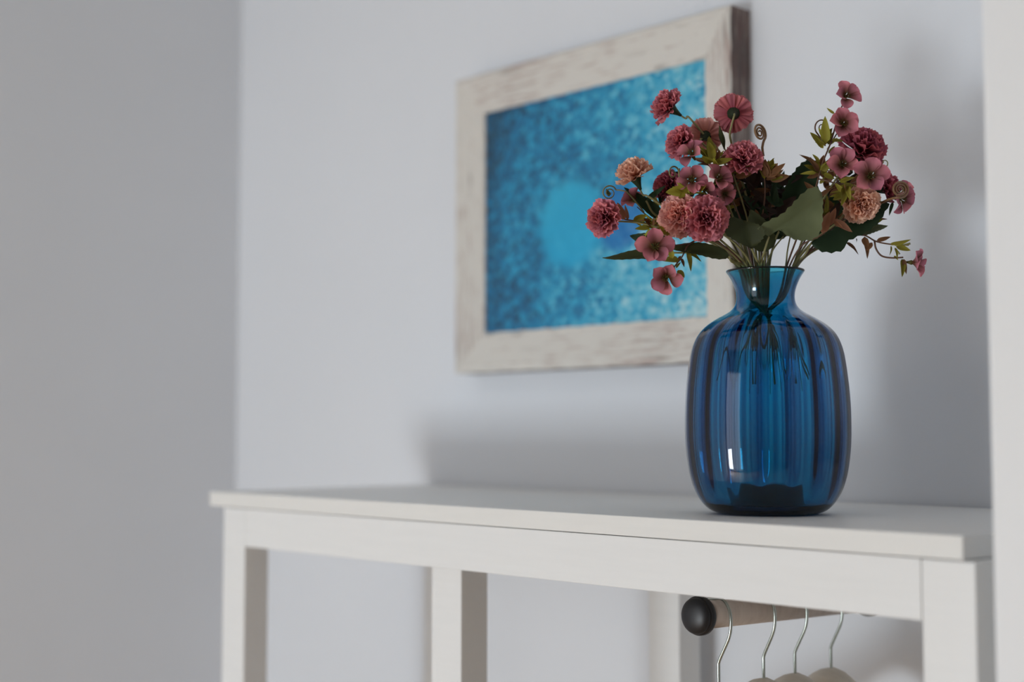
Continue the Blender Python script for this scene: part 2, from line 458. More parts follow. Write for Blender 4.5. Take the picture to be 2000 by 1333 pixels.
# ------------------------------------------------------------------ flowers
R = random.Random(11)
def petal_mat(name, base, tip, tl=0.25):
    k = NT(name)
    at = k.n('ShaderNodeAttribute', attribute_name='t')
    oi = k.n('ShaderNodeObjectInfo')
    nz = k.noise(220, k.coord(), 2)
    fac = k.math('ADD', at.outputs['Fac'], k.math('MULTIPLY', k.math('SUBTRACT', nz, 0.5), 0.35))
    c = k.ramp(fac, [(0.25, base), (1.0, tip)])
    hs = k.n('ShaderNodeHueSaturation'); k.l(c, hs.inputs['Color'])
    k.l(k.math('MULTIPLY_ADD', oi.outputs['Random'], 0.4, 0.8), hs.inputs['Value'])
    k.l(k.math('MULTIPLY_ADD', oi.outputs['Random'], 0.02, 0.49), hs.inputs['Hue'])
    k.color(hs.outputs[0]); k.p.inputs['Roughness'].default_value = 0.7
    k.p.inputs['Specular IOR Level'].default_value = 0.25
    tr = k.n('ShaderNodeBsdfTranslucent'); k.l(hs.outputs[0], tr.inputs[0])
    mx = k.n('ShaderNodeMixShader'); mx.inputs[0].default_value = tl
    k.l(k.p.outputs[0], mx.inputs[1]); k.l(tr.outputs[0], mx.inputs[2]); k.l(mx.outputs[0], k.out.inputs[0])
    return k.m
def leaf_mat(name, a, b, rough=0.6, vein=None):
    k = NT(name); at = k.n('ShaderNodeAttribute', attribute_name='t')
    nz = k.noise(90, k.coord(), 3)
    c = k.ramp(k.math('ADD', at.outputs['Fac'], k.math('MULTIPLY', k.math('SUBTRACT', nz, 0.5), 0.5)), [(0.1, a), (0.9, b)])
    oi = k.n('ShaderNodeObjectInfo'); hs = k.n('ShaderNodeHueSaturation'); k.l(c, hs.inputs['Color'])
    k.l(k.math('MULTIPLY_ADD', oi.outputs['Random'], 0.5, 0.75), hs.inputs['Value'])
    k.color(hs.outputs[0]); k.p.inputs['Roughness'].default_value = rough
    k.p.inputs['Specular IOR Level'].default_value = 0.25
    k.bump(nz, 0.2, 0.001)
    tr = k.n('ShaderNodeBsdfTranslucent'); k.l(hs.outputs[0], tr.inputs[0])
    mx = k.n('ShaderNodeMixShader'); mx.inputs[0].default_value = 0.12
    k.l(k.p.outputs[0], mx.inputs[1]); k.l(tr.outputs[0], mx.inputs[2]); k.l(mx.outputs[0], k.out.inputs[0])
    return k.m
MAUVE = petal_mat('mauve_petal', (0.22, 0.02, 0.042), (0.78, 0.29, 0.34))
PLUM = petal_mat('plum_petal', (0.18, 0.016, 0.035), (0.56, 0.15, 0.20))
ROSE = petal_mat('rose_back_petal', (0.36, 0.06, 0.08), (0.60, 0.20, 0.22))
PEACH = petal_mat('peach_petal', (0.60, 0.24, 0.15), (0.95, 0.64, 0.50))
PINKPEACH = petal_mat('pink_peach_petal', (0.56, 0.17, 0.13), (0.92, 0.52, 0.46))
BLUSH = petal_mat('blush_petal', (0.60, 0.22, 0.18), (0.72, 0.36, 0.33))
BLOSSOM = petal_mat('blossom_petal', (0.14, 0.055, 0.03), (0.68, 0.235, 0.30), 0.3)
CALYX = leaf_mat('dark_calyx', (0.015, 0.035, 0.02), (0.03, 0.05, 0.02), 0.5)
OLIVE = leaf_mat('olive_leaf', (0.17, 0.13, 0.015), (0.26, 0.24, 0.03))
YELLOWG = leaf_mat('yellow_green_leaf', (0.24, 0.19, 0.02), (0.34, 0.33, 0.04))
BRONZE = leaf_mat('bronze_leaf', (0.10, 0.045, 0.02), (0.22, 0.10, 0.04))
RUST = leaf_mat('rust_leaf', (0.22, 0.09, 0.05), (0.36, 0.17, 0.10))
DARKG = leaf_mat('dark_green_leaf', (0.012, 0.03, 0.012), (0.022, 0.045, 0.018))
SAGE = leaf_mat('sage_leaf', (0.085, 0.10, 0.045), (0.125, 0.145, 0.07))
MOSS = leaf_mat('moss_leaf', (0.035, 0.045, 0.015), (0.06, 0.07, 0.025))
MOSSY = leaf_mat('blossom_heart', (0.09, 0.075, 0.015), (0.13, 0.11, 0.025))
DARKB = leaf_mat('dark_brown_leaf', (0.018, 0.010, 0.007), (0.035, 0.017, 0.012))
STEM = plain('olive_stem', (0.23, 0.215, 0.085), 0.5)
WIREB = plain('bronze_wire', (0.24, 0.13, 0.055), 0.4)
STEMP = plain('pale_stem', (0.36, 0.34, 0.18), 0.5)
STEMB = plain('brown_stem', (0.12, 0.055, 0.03), 0.5)

# --- pieces in a local frame (axis +Z, unit = bloom radius)
def carnation_petal(seed):
    r = random.Random(seed); nc, nr = 9, 4; V, F, A = [], [], []
    ph = r.random() * 6.28; fr_ = r.uniform(2.3, 3.3)
    for i in range(nr + 1):
        t = i / nr
        wdt = 0.05 + 0.21 * t ** 0.8
        for j in range(nc + 1):
            s = -1 + 2 * j / nc
            x = wdt * s
            ruff = 0.085 * t * t * math.sin(fr_ * s * 1.6 + ph) + 0.035 * t * t * math.sin(5 * s + ph * 2)
            y = t * (1 - 0.14 * s * s) + (0.022 * (-1) ** j if i == nr else 0)
            V.append((x, y, ruff + 0.10 * t * t)); A.append(t)
    for i in range(nr):
        for j in range(nc):
            a = i * (nc + 1) + j; F.append((a, a + 1, a + nc + 2, a + nc + 1))
    return V, F, A
CP = [carnation_petal(s) for s in range(5)]
_cpm = {}
def petal_meshes(mat):
    if mat.name not in _cpm:
        _cpm[mat.name] = [mesh('petal', V, F, mat, True, None, A) for V, F, A in CP]
    return _cpm[mat.name]
def axis_quat(ax, spin=0.0):
    a = (RIGHT * ax[0] + Vector((0, 0, 1)) * ax[1] - HOR * ax[2]).normalized()
    return a, a.to_track_quat('Z', 'Y') @ Quaternion((0, 0, 1), spin)

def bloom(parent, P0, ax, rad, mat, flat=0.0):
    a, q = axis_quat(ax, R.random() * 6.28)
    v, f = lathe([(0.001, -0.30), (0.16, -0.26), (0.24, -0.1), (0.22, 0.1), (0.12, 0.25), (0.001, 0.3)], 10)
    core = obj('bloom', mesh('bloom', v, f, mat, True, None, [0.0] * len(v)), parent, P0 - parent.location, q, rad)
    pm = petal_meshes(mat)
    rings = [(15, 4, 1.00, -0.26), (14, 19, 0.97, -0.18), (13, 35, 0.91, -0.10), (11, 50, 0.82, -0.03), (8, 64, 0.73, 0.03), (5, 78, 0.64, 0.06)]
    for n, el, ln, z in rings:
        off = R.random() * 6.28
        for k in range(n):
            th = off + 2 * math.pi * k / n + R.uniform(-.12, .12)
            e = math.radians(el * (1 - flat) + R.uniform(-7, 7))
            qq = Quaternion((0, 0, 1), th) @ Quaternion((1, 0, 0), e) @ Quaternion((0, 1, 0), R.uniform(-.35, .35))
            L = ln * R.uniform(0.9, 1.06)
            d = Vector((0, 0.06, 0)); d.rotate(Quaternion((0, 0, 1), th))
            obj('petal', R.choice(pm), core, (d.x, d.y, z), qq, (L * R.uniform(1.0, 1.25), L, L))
    # calyx: dark green funnel under the petals
    v, f = lathe([(0.001, -0.95), (0.07, -0.95), (0.10, -0.80), (0.19, -0.55), (0.30, -0.33), (0.34, -0.24), (0.2, -0.2)], 12)
    obj('calyx', mesh('calyx', v, f, CALYX, True, None, [0.5] * len(v)), parent, P0 - parent.location, q, rad)
    return P0 - a * rad * 0.92, a

NECK = {}
def neck_path(nx, w):
    """path of a stem inside the vase: from near the shoulder up through the throat to the rim"""
    rim = spot(nx, 524, w)
    ax = Vector((VX, VY, 0)); d = Vector((rim.x, rim.y, 0)) - ax
    if d.length > 0.030: d *= 0.030 / d.length
    rim = Vector((ax.x + d.x, ax.y + d.y, TOP + 0.245))
    thr = Vector((ax.x + d.x * 0.62, ax.y + d.y * 0.62, TOP + 0.216))
    ang = R.uniform(-0.5, 0.5); dd = Vector((-d.x * math.cos(ang) + d.y * math.sin(ang), -d.x * math.sin(ang) - d.y * math.cos(ang), 0))
    mid = Vector((ax.x + dd.x * 0.3, ax.y + dd.y * 0.3, TOP + R.uniform(0.180, 0.188)))
    deep = R.random() < 0.16
    sp = 1.6 if deep else 0.7
    bot = Vector((ax.x + dd.x * sp, ax.y + dd.y * sp, TOP + (R.uniform(0.112, 0.14) if deep else R.uniform(0.162, 0.172))))
    return [bot, mid, thr, rim]
def stem(parent, pts, r0=0.0011, r1=0.0008, mat=None, name='stem', n=6):
    v, f = tube(spline(pts, n), lambda t: r0 + (r1 - r0) * t, 7)
    return obj(name, mesh(name, [p - parent.location for p in v], f, mat or STEM, True), parent)

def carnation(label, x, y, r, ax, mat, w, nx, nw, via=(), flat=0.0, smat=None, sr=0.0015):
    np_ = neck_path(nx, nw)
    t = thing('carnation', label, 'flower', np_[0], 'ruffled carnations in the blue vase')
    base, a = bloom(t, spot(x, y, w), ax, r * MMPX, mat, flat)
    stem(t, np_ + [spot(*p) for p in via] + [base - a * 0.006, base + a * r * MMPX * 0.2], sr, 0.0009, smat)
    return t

# --- small five-petalled blossoms
def blossom_petal():
    nu, nv = 6, 8; V, F, A = [], [], []
    for i in range(nv + 1):
        t = i / nv
        u = max(0.0, (t - 0.12) / 0.88)
        wd = 0.06 + 0.375 * (math.sin(math.pi * u ** 1.25) ** 0.62 if 0 < u < 1 else 0)
        for j in range(nu + 1):
            s = -1 + 2 * j / nu
            z = 0.62 * t - 0.42 * t * t + 0.30 * s * s * math.sin(math.pi * min(1, t * 0.95)) - 0.10 * max(0, t - 0.8) * 5 * (1 - s * s) * 0.4
            V.append((wd * s, t, z)); A.append(min(1, t * 1.25) * (0.92 + 0.08 * abs(s)))
    for i in range(nv):
        for j in range(nu):
            a = i * (nu + 1) + j; F.append((a, a + 1, a + nu + 2, a + nu + 1))
    return mesh('petal', V, F, BLOSSOM, True, None, A)
BP = blossom_petal()
def stamen_mesh():
    r = random.Random(4); parts = []
    parts.append(lathe([(0.001, -0.42), (0.06, -0.40), (0.10, -0.20), (0.16, -0.03), (0.12, 0.07), (0.001, 0.10)], 9))
    for k in range(9):
        a = 2 * math.pi * k / 9; c = Vector((math.cos(a), math.sin(a), 0))
        parts.append(tube([c * 0.06 + Vector((0, 0, 0.04)), c * 0.13 + Vector((0, 0, 0.22)), c * (0.17 + 0.08 * r.random()) + Vector((0, 0, 0.42))], lambda t: 0.014 + 0.014 * t, 4))
    v, f = join(parts); return mesh('blossom', v, f, MOSSY, True, None, [0.4] * len(v))
BC = stamen_mesh()
def blossom(parent, x, y, r, ax, w, cup=18):
    a, q = axis_quat(ax, R.random() * 6.28); P = spot(x, y, w); s = r * MMPX * 1.02
    b = obj('blossom', BC, parent, P - parent.location, q, s)
    for k in range(5):
        qq = Quaternion((0, 0, 1), 2 * math.pi * k / 5 + R.uniform(-.12, .12)) @ Quaternion((1, 0, 0), math.radians(cup - 20 + R.uniform(-14, 16))) @ Quaternion((0, 1, 0), R.uniform(-.3, .3))
        d = Vector((0, 0.07, 0)); d.rotate(Quaternion((0, 0, 1), 2 * math.pi * k / 5))
        obj('petal', BP, b, d, qq, (1.05, R.uniform(0.95, 1.08), 1))
    return P - a * s * 0.4

# --- leaves
def leaf_mesh(name, mat, width, fold=0.25, curl=0.15, serr=0.0, shape=0.55, nv=10, nu=6):
    """unit-length leaf along +Y, width = full width / length"""
    V, F, A = [], [], []
    for i in range(nv + 1):
        t = i / nv
        wd = width / 2 * (math.sin(math.pi * t ** shape) ** 0.75 if 0 < t < 1 else 0.012)
        for j in range(nu + 1):
            s = -1 + 2 * j / nu
            k = 1 + (serr * (1 if i % 2 else -1) if abs(s) == 1 and 0 < i < nv else 0)
            V.append((wd * s * k, t, fold * abs(wd * s) - curl * t * t + 0.012 * math.sin(9 * t + 3 * s)))
            A.append(0.35 + 0.4 * abs(s) + 0.2 * t)
    for i in range(nv):
        for j in range(nu):
            a = i * (nu + 1) + j; F.append((a, a + 1, a + nu + 2, a + nu + 1))
    return mesh(name, V, F, mat, True, None, A)
_lm = {}
def leaflet_mesh(mat, kind=0):
    key = (mat.name, kind)
    if key not in _lm:
        _lm[key] = leaf_mesh('leaflet', mat, (0.36, 0.46, 0.26)[kind], 0.45, (0.15, -0.2, 0.35)[kind], 0, (0.62, 0.7, 0.6)[kind], 7, 4)
    return _lm[key]
def place_leaf(name, m, parent, base, tip, face):
    d = tip - base; L = d.length; y = d.normalized()
    n = (RIGHT * face[0] + Vector((0, 0, 1)) * face[1] - HOR * face[2])
    n = (n - y * n.dot(y)).normalized(); x = y.cross(n)
    o = obj(name, m, parent, base - parent.location, Matrix((x, y, n)).transposed().to_quaternion(), L)
    return o
def leaflets(parent, items, mat, w=0):
    for it in items:
        x0, y0, x1, y1 = it[:4]; ww = it[4] if len(it) > 4 else w; mt = it[5] if len(it) > 5 else mat
        f_ = (R.uniform(-.5, .5), R.uniform(-.3, .6), R.uniform(.4, 1))
        place_leaf('leaflet', leaflet_mesh(mt, R.randrange(3)), parent, spot(x0, y0, ww), spot(x1, y1, ww + R.uniform(-8, 4)), f_)
def cluster(parent, cx, cy, w, n, ln, mats, a0=10, a1=170):
    """a whorl of leaflets springing from one node"""
    for i in range(n):
        a = math.radians(a0 + (a1 - a0) * (i + R.uniform(-.3, .3)) / max(1, n - 1)); l = R.uniform(*ln); o = R.uniform(0, 7)
        bx, by = cx + o * math.cos(a), cy - o * math.sin(a)
        leaflets(parent, [(bx, by, bx + l * math.cos(a), by - l * math.sin(a), w + R.uniform(-9, 9), R.choice(mats))], mats[0])
def tendril(parent, cx, cy, r, w, start, turns=2.3, sq=1.0, ang0=0.0, mat=None, rw=0.0008, tilt=0.0, cw=1):
    """spiral curl; start = list of points leading up to it"""
    pts = [spot(*p) for p in start]
    n = int(turns * 16)
    for i in range(n + 1):
        t = i / n; a = ang0 + cw * 2 * math.pi * turns * t; rr = r * (1 - 0.85 * t)
        dx, dy = rr * math.cos(a) * sq, rr * math.sin(a)
        dx, dy = dx * math.cos(tilt) - dy * math.sin(tilt), dx * math.sin(tilt) + dy * math.cos(tilt)
        pts.append(spot(cx + dx, cy + dy, w + rr * 0.35 * math.cos(a)))
    v, f = tube(spline(pts, 2), lambda t: rw * (1 - 0.4 * t), 6)
    return obj('tendril', mesh('tendril', [p - parent.location for p in v], f, mat or STEMB, True), parent)
def sprig(name, label, nx, nw, pts, cat='flower sprig', group='blossom sprigs in the blue vase', mat=None, r0=0.0011, r1=0.0007):
    np_ = neck_path(nx, nw)
    t = thing(name, label, cat, np_[0], group)
    stem(t, np_ + [spot(*p) for p in pts], r0, r1, mat or STEMB)
    return t
def branch(parent, pts, mat=None, r0=0.0008, r1=0.0005): return stem(parent, [spot(*p) for p in pts], r0, r1, mat or STEMB, 'twig')

# ------------------------------------------------------------------ the bouquet
carnation('mauve carnation on a long bare stem leaning over the painting, seen from its side', 1302, 207, 37, (-.84, .50, .22), MAUVE, 10, 1462, 4, [(1440, 420, 14), (1412, 310, 12), (1374, 262, 10), (1345, 229, 10)])
carnation('rose pink carnation turned away, showing flat petal backs and green calyx', 1432, 221, 38, (.10, .30, -.95), ROSE, 8, 1480, 6, [(1466, 420, 10), (1440, 320, 4), (1426, 268, -6), (1429, 245, -12)], 0.35)
carnation('mauve carnation facing sideways, touching the pale blush one turned away', 1328, 278, 35, (-.80, .18, .42), MAUVE, -2, 1458, 0, [(1430, 420, 4), (1385, 320, 2)])
carnation('pale blush pink carnation turned away, half hidden behind a mauve one', 1380, 263, 34, (.35, .45, -.75), BLUSH, 18, 1466, 14, [(1440, 420, 16), (1395, 310, 6)], 0.3)
carnation('mauve carnation facing up among bronze leaves below the curled tendril', 1452, 309, 40, (.02, .62, .72), MAUVE, -12, 1484, -6, [(1480, 430, 12), (1462, 360, 10)])
carnation('peach carnation seen from its side above the small green curl', 1237, 338, 38, (-.40, .84, .25), PEACH, -4, 1446, 2, [(1400, 470, 2), (1320, 420, -2), (1268, 385, -4)])
carnation('mauve carnation at the outermost end of the low sprays before the painting', 1179, 425, 38, (-.62, .04, .74), MAUVE, -14, 1440, -8, [(1400, 475, -6), (1320, 452, -8), (1250, 436, -8)])
carnation('dark mauve carnation tucked behind the leaves under the blossoms', 1302, 364, 33, (-.70, .2, .35), PLUM, 22, 1454, 16, [(1420, 460, 18), (1345, 390, 22)])
carnation('peach pink carnation pressed against the big mauve one', 1327, 421, 44, (-.38, .08, .9), PINKPEACH, -30, 1450, -12, [(1420, 480, -14), (1370, 440, -10)])
carnation('big round mauve carnation facing out beside the peach pink one', 1377, 427, 45, (.10, -.06, 1), MAUVE, -42, 1460, -16, [(1440, 480, -16), (1400, 450, -14)])
carnation('large plum carnation behind the upright sprig of four pink blossoms', 1687, 290, 50, (.30, .62, .55), PLUM, 12, 1548, 8, [(1580, 440, 10), (1640, 340, 14)])
carnation('peach carnation tucked under the upright sprig of four pink blossoms', 1683, 398, 38, (.25, -.30, .88), PEACH, -16, 1552, -4, [(1590, 470, -4), (1640, 430, -4)])
carnation('small plum carnation beside the brown spiral tendril', 1734, 366, 32, (.75, .25, .35), PLUM, 6, 1556, 4, [(1600, 470, 6), (1670, 410, 8)])

# right spray: four open blossoms
s = sprig('blossom_sprig', 'upright sprig of four open pink blossoms beside the large plum carnation', 1536, -4, [(1566, 440, -8), (1592, 370, -12), (1606, 320, -14), (1622, 280, -14), (1638, 225, -10), (1646, 204, -8), (1650, 194, -10)])
for x, y, r, ax, ww, cup in ((1650, 190, 28, (.22, .20, .92), -12, 38), (1645, 244, 32, (.12, .16, .95), -18, 34), (1645, 324, 33, (-.05, .22, .95), -34, 34), (1698, 346, 34, (.05, .12, .98), -44, 24)):
    e = blossom(s, x, y, r, ax, ww, cup)
branch(s, [(1604, 325, -14), (1622, 335, -20), (1643, 328, -26)]); branch(s, [(1600, 350, -14), (1650, 360, -26), (1695, 348, -36)])
branch(s, [(1616, 292, -14), (1632, 265, -12), (1642, 252, -12)])
leaflets(s, [(1608, 290, 1590, 262, -16, YELLOWG), (1606, 288, 1576, 262, -14, OLIVE), (1613, 280, 1611, 228, -16, YELLOWG), (1610, 268, 1598, 250, -14, YELLOWG), (1614, 262, 1626, 252, -14, YELLOWG), (1612, 276, 1622, 262, -12, YELLOWG), (1624, 274, 1650, 274, -18, OLIVE), (1618, 300, 1634, 282, -12, OLIVE),
            (1630, 222, 1613, 211, -10, OLIVE), (1600, 318, 1588, 300, -14, OLIVE), (1598, 330, 1566, 298, -12, BRONZE), (1602, 332, 1620, 306, -10, BRONZE), (1608, 340, 1632, 350, -14, YELLOWG), (1640, 356, 1672, 342, -34, YELLOWG), (1646, 362, 1676, 358, -32, YELLOWG), (1650, 366, 1640, 392, -28, OLIVE), (1655, 362, 1660, 390, -30, OLIVE)], OLIVE)
cluster(s, 1614, 284, -12, 11, (16, 32), [YELLOWG, OLIVE], 30, 175)
cluster(s, 1652, 378, -26, 12, (16, 34), [OLIVE, YELLOWG, BRONZE], 20, 330)
cluster(s, 1600, 338, -10, 9, (18, 36), [BRONZE, OLIVE], 40, 200)
tendril(s, 1606, 248, 17, -10, [(1612, 285, -12), (1600, 266, -10)], 1.6, 0.9, 2.2, STEMB, cw=1)
tendril(s, 1727, 318, 9, -4, [(1690, 336, -10), (1716, 326, -6)], 0.8, 1, 1.5, STEM, 0.0007, cw=-1)

# right spray: outward blossom with the brown spiral
s = sprig('blossom_sprig', 'short sprig with one pink blossom and a brown spiral tendril', 1552, 2, [(1600, 470, 2), (1660, 420, 0), (1710, 402, -2), (1740, 392, -4)])
blossom(s, 1758, 388, 28, (.55, -.42, .60), -6, 30)
branch(s, [(1735, 393, -4), (1750, 380, -4), (1762, 370, -2)])
blossom(s, 1766, 372, 18, (.6, .4, -.3), 4, 30)
tendril(s, 1758, 370, 17, -30, [(1715, 400, -8), (1735, 390, -20)], 3.0, 1, 1.9, WIREB, 0.0012, cw=-1)
leaflets(s, [(1744, 395, 1736, 420, -4, DARKG), (1700, 405, 1722, 392, -6, OLIVE), (1690, 412, 1705, 420, -8, BRONZE)], OLIVE)

# drooping spray on the far right
s = sprig('blossom_sprig', 'drooping sprig with bronze leaflets and one blossom, reaching out towards the white pier', 1560, 4, [(1590, 486, 2), (1640, 465, -2), (1684, 459, -6), (1712, 472, -8), (1745, 478, -10), (1775, 479, -10)])
branch(s, [(1708, 470, -8), (1711, 486, -8), (1722, 500, -9), (1742, 504, -10), (1764, 503, -10)], None, 0.0010, 0.0008)
blossom(s, 1781, 513, 29, (.80, -.12, .50), -12, 32)
leaflets(s, [(1688, 462, 1701, 505, -8, BRONZE), (1704, 474, 1690, 490, -8, BRONZE), (1687, 464, 1695, 488, -8, BRONZE), (1712, 470, 1744, 463, -8, BRONZE), (1744, 478, 1778, 471, -12, OLIVE), (1750, 482, 1776, 492, -12, OLIVE), (1740, 480, 1742, 498, -10, OLIVE), (1748, 484, 1756, 502, -11, OLIVE), (1738, 478, 1762, 472, -10, OLIVE),
            (1652, 474, 1682, 491, -4, BRONZE), (1762, 506, 1765, 540, -10, OLIVE), (1765, 506, 1771, 536, -12, BRONZE), (1672, 466, 1674, 474, -4, DARKG), (1746, 500, 1755, 508, -10, OLIVE)], BRONZE)
branch(s, [(1745, 478, -10), (1758, 480, -10), (1778, 476, -11)], STEM, 0.0006, 0.0011)
branch(s, [(1748, 486, -10), (1754, 492, -10), (1757, 497, -10)], STEM, 0.0005, 0.0010)

# low left spray with two open blossoms
s = sprig('blossom_sprig', 'low sprig with two open pink blossoms hanging beside the vase neck', 1438, -10, [(1410, 478, -16), (1372, 468, -22), (1345, 478, -26), (1332, 502, -28), (1314, 525, -28)])
blossom(s, 1279, 484, 34, (-.10, .05, 1), -46, 30); blossom(s, 1302, 540, 32, (-.25, -.40, .85), -34, 34)
branch(s, [(1345, 476, -26), (1315, 480, -34), (1284, 484, -40)])
leaflets(s, [(1326, 508, 1290, 506, -30, OLIVE), (1342, 492, 1374, 506, -28, OLIVE), (1343, 490, 1353, 528, -28, OLIVE), (1330, 505, 1338, 522, -28, BRONZE), (1324, 528, 1337, 546, -30, OLIVE), (1320, 524, 1330, 510, -28, OLIVE), (1314, 505, 1306, 480, -34, YELLOWG), (1330, 500, 1318, 518, -28, BRONZE), (1290, 462, 1258, 452, -30, YELLOWG), (1300, 460, 1286, 436, -28, YELLOWG), (1302, 462, 1312, 430, -26, OLIVE), (1310, 516, 1320, 530, -28, OLIVE)], OLIVE)

# centre left spray: three blossoms among yellow green leaflets
s = sprig('blossom_sprig', 'sprig of small blossoms and yellow green leaflets in the cluster before the painting', 1470, -4, [(1450, 440, -8), (1420, 370, -14), (1390, 325, -16), (1372, 290, -12)])
blossom(s, 1353, 304, 29, (-.35, .45, .55), -24, 30); blossom(s, 1352, 352, 28, (-.15, .10, .9), -30, 20); blossom(s, 1400, 352, 29, (.35, .45, .75), -28, 26)
blossom(s, 1376, 372, 24, (.1, -.4, .7), -30, 26); blossom(s, 1413, 378, 22, (.5, -.3, .7), -24, 26)
branch(s, [(1395, 330, -16), (1375, 318, -20), (1360, 312, -20)]); branch(s, [(1418, 368, -14), (1385, 365, -22), (1356, 356, -26)]); branch(s, [(1415, 362, -14), (1402, 358, -20)])
leaflets(s, [(1388, 312, 1368, 284, -18, OLIVE), (1388, 312, 1380, 268, -16, OLIVE), (1392, 314, 1400, 282, -18, OLIVE), (1394, 316, 1414, 292, -16, OLIVE), (1390, 318, 1370, 302, -20, OLIVE), (1398, 322, 1418, 312, -18, OLIVE), (1400, 326, 1412, 330, -18, OLIVE), (1384, 322, 1366, 318, -20, BRONZE), (1402, 318, 1425, 300, -14, BRONZE), (1396, 300, 1390, 276, -14, BRONZE), (1380, 306, 1392, 292, -20, YELLOWG), (1404, 330, 1396, 306, -20, YELLOWG),
            (1345, 372, 1298, 377, -30, YELLOWG), (1345, 372, 1322, 360, -30, YELLOWG), (1366, 376, 1382, 362, -34, YELLOWG), (1360, 378, 1384, 376, -34, OLIVE), (1340, 376, 1325, 390, -30, YELLOWG), (1350, 380, 1346, 360, -34, OLIVE), (1325, 385, 1308, 398, -30, OLIVE)], OLIVE)
cluster(s, 1394, 318, -16, 14, (20, 40), [OLIVE, BRONZE, OLIVE, YELLOWG], 10, 170)
cluster(s, 1340, 380, -22, 9, (18, 36), [YELLOWG, OLIVE], 20, 220)
cluster(s, 1432, 345, -8, 9, (20, 38), [BRONZE, DARKB, OLIVE], -20, 190)
tendril(s, 1315, 338, 15, -20, [(1352, 372, -20), (1328, 352, -20), (1327, 330, -20)], 1.3, 0.75, 0.0, STEM, 0.0009, cw=-1)

# far left spray
s = sprig('blossom_sprig', 'sprig with one blossom and a small green curl, before the painted discs', 1444, 6, [(1400, 474, 6), (1330, 452, 4), (1280, 440, 2), (1240, 432, 0), (1216, 428, -2)])
blossom(s, 1238, 392, 24, (-.45, .45, -.35), 6, 26)
branch(s, [(1290, 440, 2), (1262, 420, 4), (1244, 404, 5)])
cluster(s, 1276, 442, -4, 9, (16, 34), [OLIVE, YELLOWG, BRONZE], 20, 220)
cluster(s, 1300, 452, -8, 8, (18, 34), [OLIVE, YELLOWG], 0, 200)
tendril(s, 1190, 377, 15, 4, [(1258, 415, 2), (1240, 392, 3), (1222, 374, 4)], 2.0, 1.0, -0.4, STEM, 0.0008, cw=-1)
leaflets(s, [(1220, 430, 1208, 396, -4, RUST), (1226, 430, 1222, 400, -2, RUST), (1236, 432, 1262, 420, -6, OLIVE), (1240, 430, 1254, 444, -4, OLIVE), (1252, 434, 1276, 424, -6, YELLOWG), (1262, 438, 1282, 452, -4, OLIVE), (1270, 440, 1292, 428, -8, OLIVE), (1280, 442, 1300, 456, -6, OLIVE), (1246, 432, 1268, 434, -8, BRONZE), (1212, 428, 1196, 412, -2, OLIVE), (1268, 440, 1270, 424, 0, DARKG), (1190, 384, 1184, 370, 4, MOSS), (1290, 440, 1286, 410, -14, YELLOWG)], OLIVE)

# curled tendril rising from the middle, with a leaf cluster
s = sprig('tendril_sprig', 'flat curled bronze tendril rising alone between both flower clusters', 1488, 4, [(1488, 440, 0), (1494, 380, -4), (1492, 330, -6), (1490, 300, -6)], 'foliage sprig', 'foliage in the blue vase')
tendril(s, 1484, 259, 18, -6, [(1491, 305, -6), (1489, 288, -6)], 2.6, 0.62, 1.3, WIREB, 0.0013, -0.3, cw=-1)
leaflets(s, [(1494, 340, 1508, 303, -6, OLIVE), (1496, 345, 1512, 318, -8, OLIVE), (1498, 345, 1532, 332, -6, BRONZE), (1498, 348, 1526, 340, -8, OLIVE), (1496, 350, 1518, 350, -10, BRONZE), (1496, 342, 1500, 312, -4, OLIVE), (1494, 350, 1484, 326, -8, OLIVE), (1500, 350, 1522, 324, -4, BRONZE), (1504, 352, 1540, 340, 0, DARKB)], OLIVE)

cluster(s, 1500, 350, -6, 12, (20, 42), [OLIVE, BRONZE, BRONZE], 0, 130)
# slender green bud
s = sprig('flower_bud', 'slender green bud on a thin stem beside the turned away rose carnation', 1476, 2, [(1460, 430, 2), (1432, 340, 0), (1419, 300, 0), (1415, 290, 0)], 'bud', None, STEM)
v, f = tube(spline([spot(1415, 292, 0), spot(1412, 276, 0), spot(1408, 262, 0), spot(1405, 246, 0)], 5), lambda t: 0.0006 + 0.0022 * math.sin(math.pi * min(1, t * 1.02)) ** 1.3, 8)
obj('bud', mesh('bud', [p - s.location for p in v], f, MOSS, True, None, [0.4] * len(v)), s)

# big serrated leaves, each on its own stalk
def big_leaf(label, nx, nw, base, tip, mat, width, face, fold=0.25, curl=0.12, via=(), serr=0.05, shape=0.62, smat=None, nv=18):
    np_ = neck_path(nx, nw)
    t = thing('serrated_leaf', label, 'leaf', np_[0], 'large leaves in the blue vase')
    B, T_ = spot(*base), spot(*tip)
    stem(t, np_ + [spot(*p) for p in via] + [B], 0.0015, 0.0010, smat or STEM, 'stalk')
    place_leaf('blade', leaf_mesh('blade', mat, width, fold, curl, serr, shape, nv, 8), t, B, T_, face)
    return t
def resample(pts, n):
    d = [0.0]
    for p, q in zip(pts, pts[1:]): d.append(d[-1] + math.dist(p, q))
    out = []
    for i in range(n + 1):
        x = d[-1] * i / n; k = max(j for j in range(len(d)) if d[j] <= x + 1e-9); k = min(k, len(pts) - 2)
        t = (x - d[k]) / max(1e-9, d[k + 1] - d[k])
        out.append(tuple(a_ + (b_ - a_) * t for a_, b_ in zip(pts[k], pts[k + 1])))
    return out
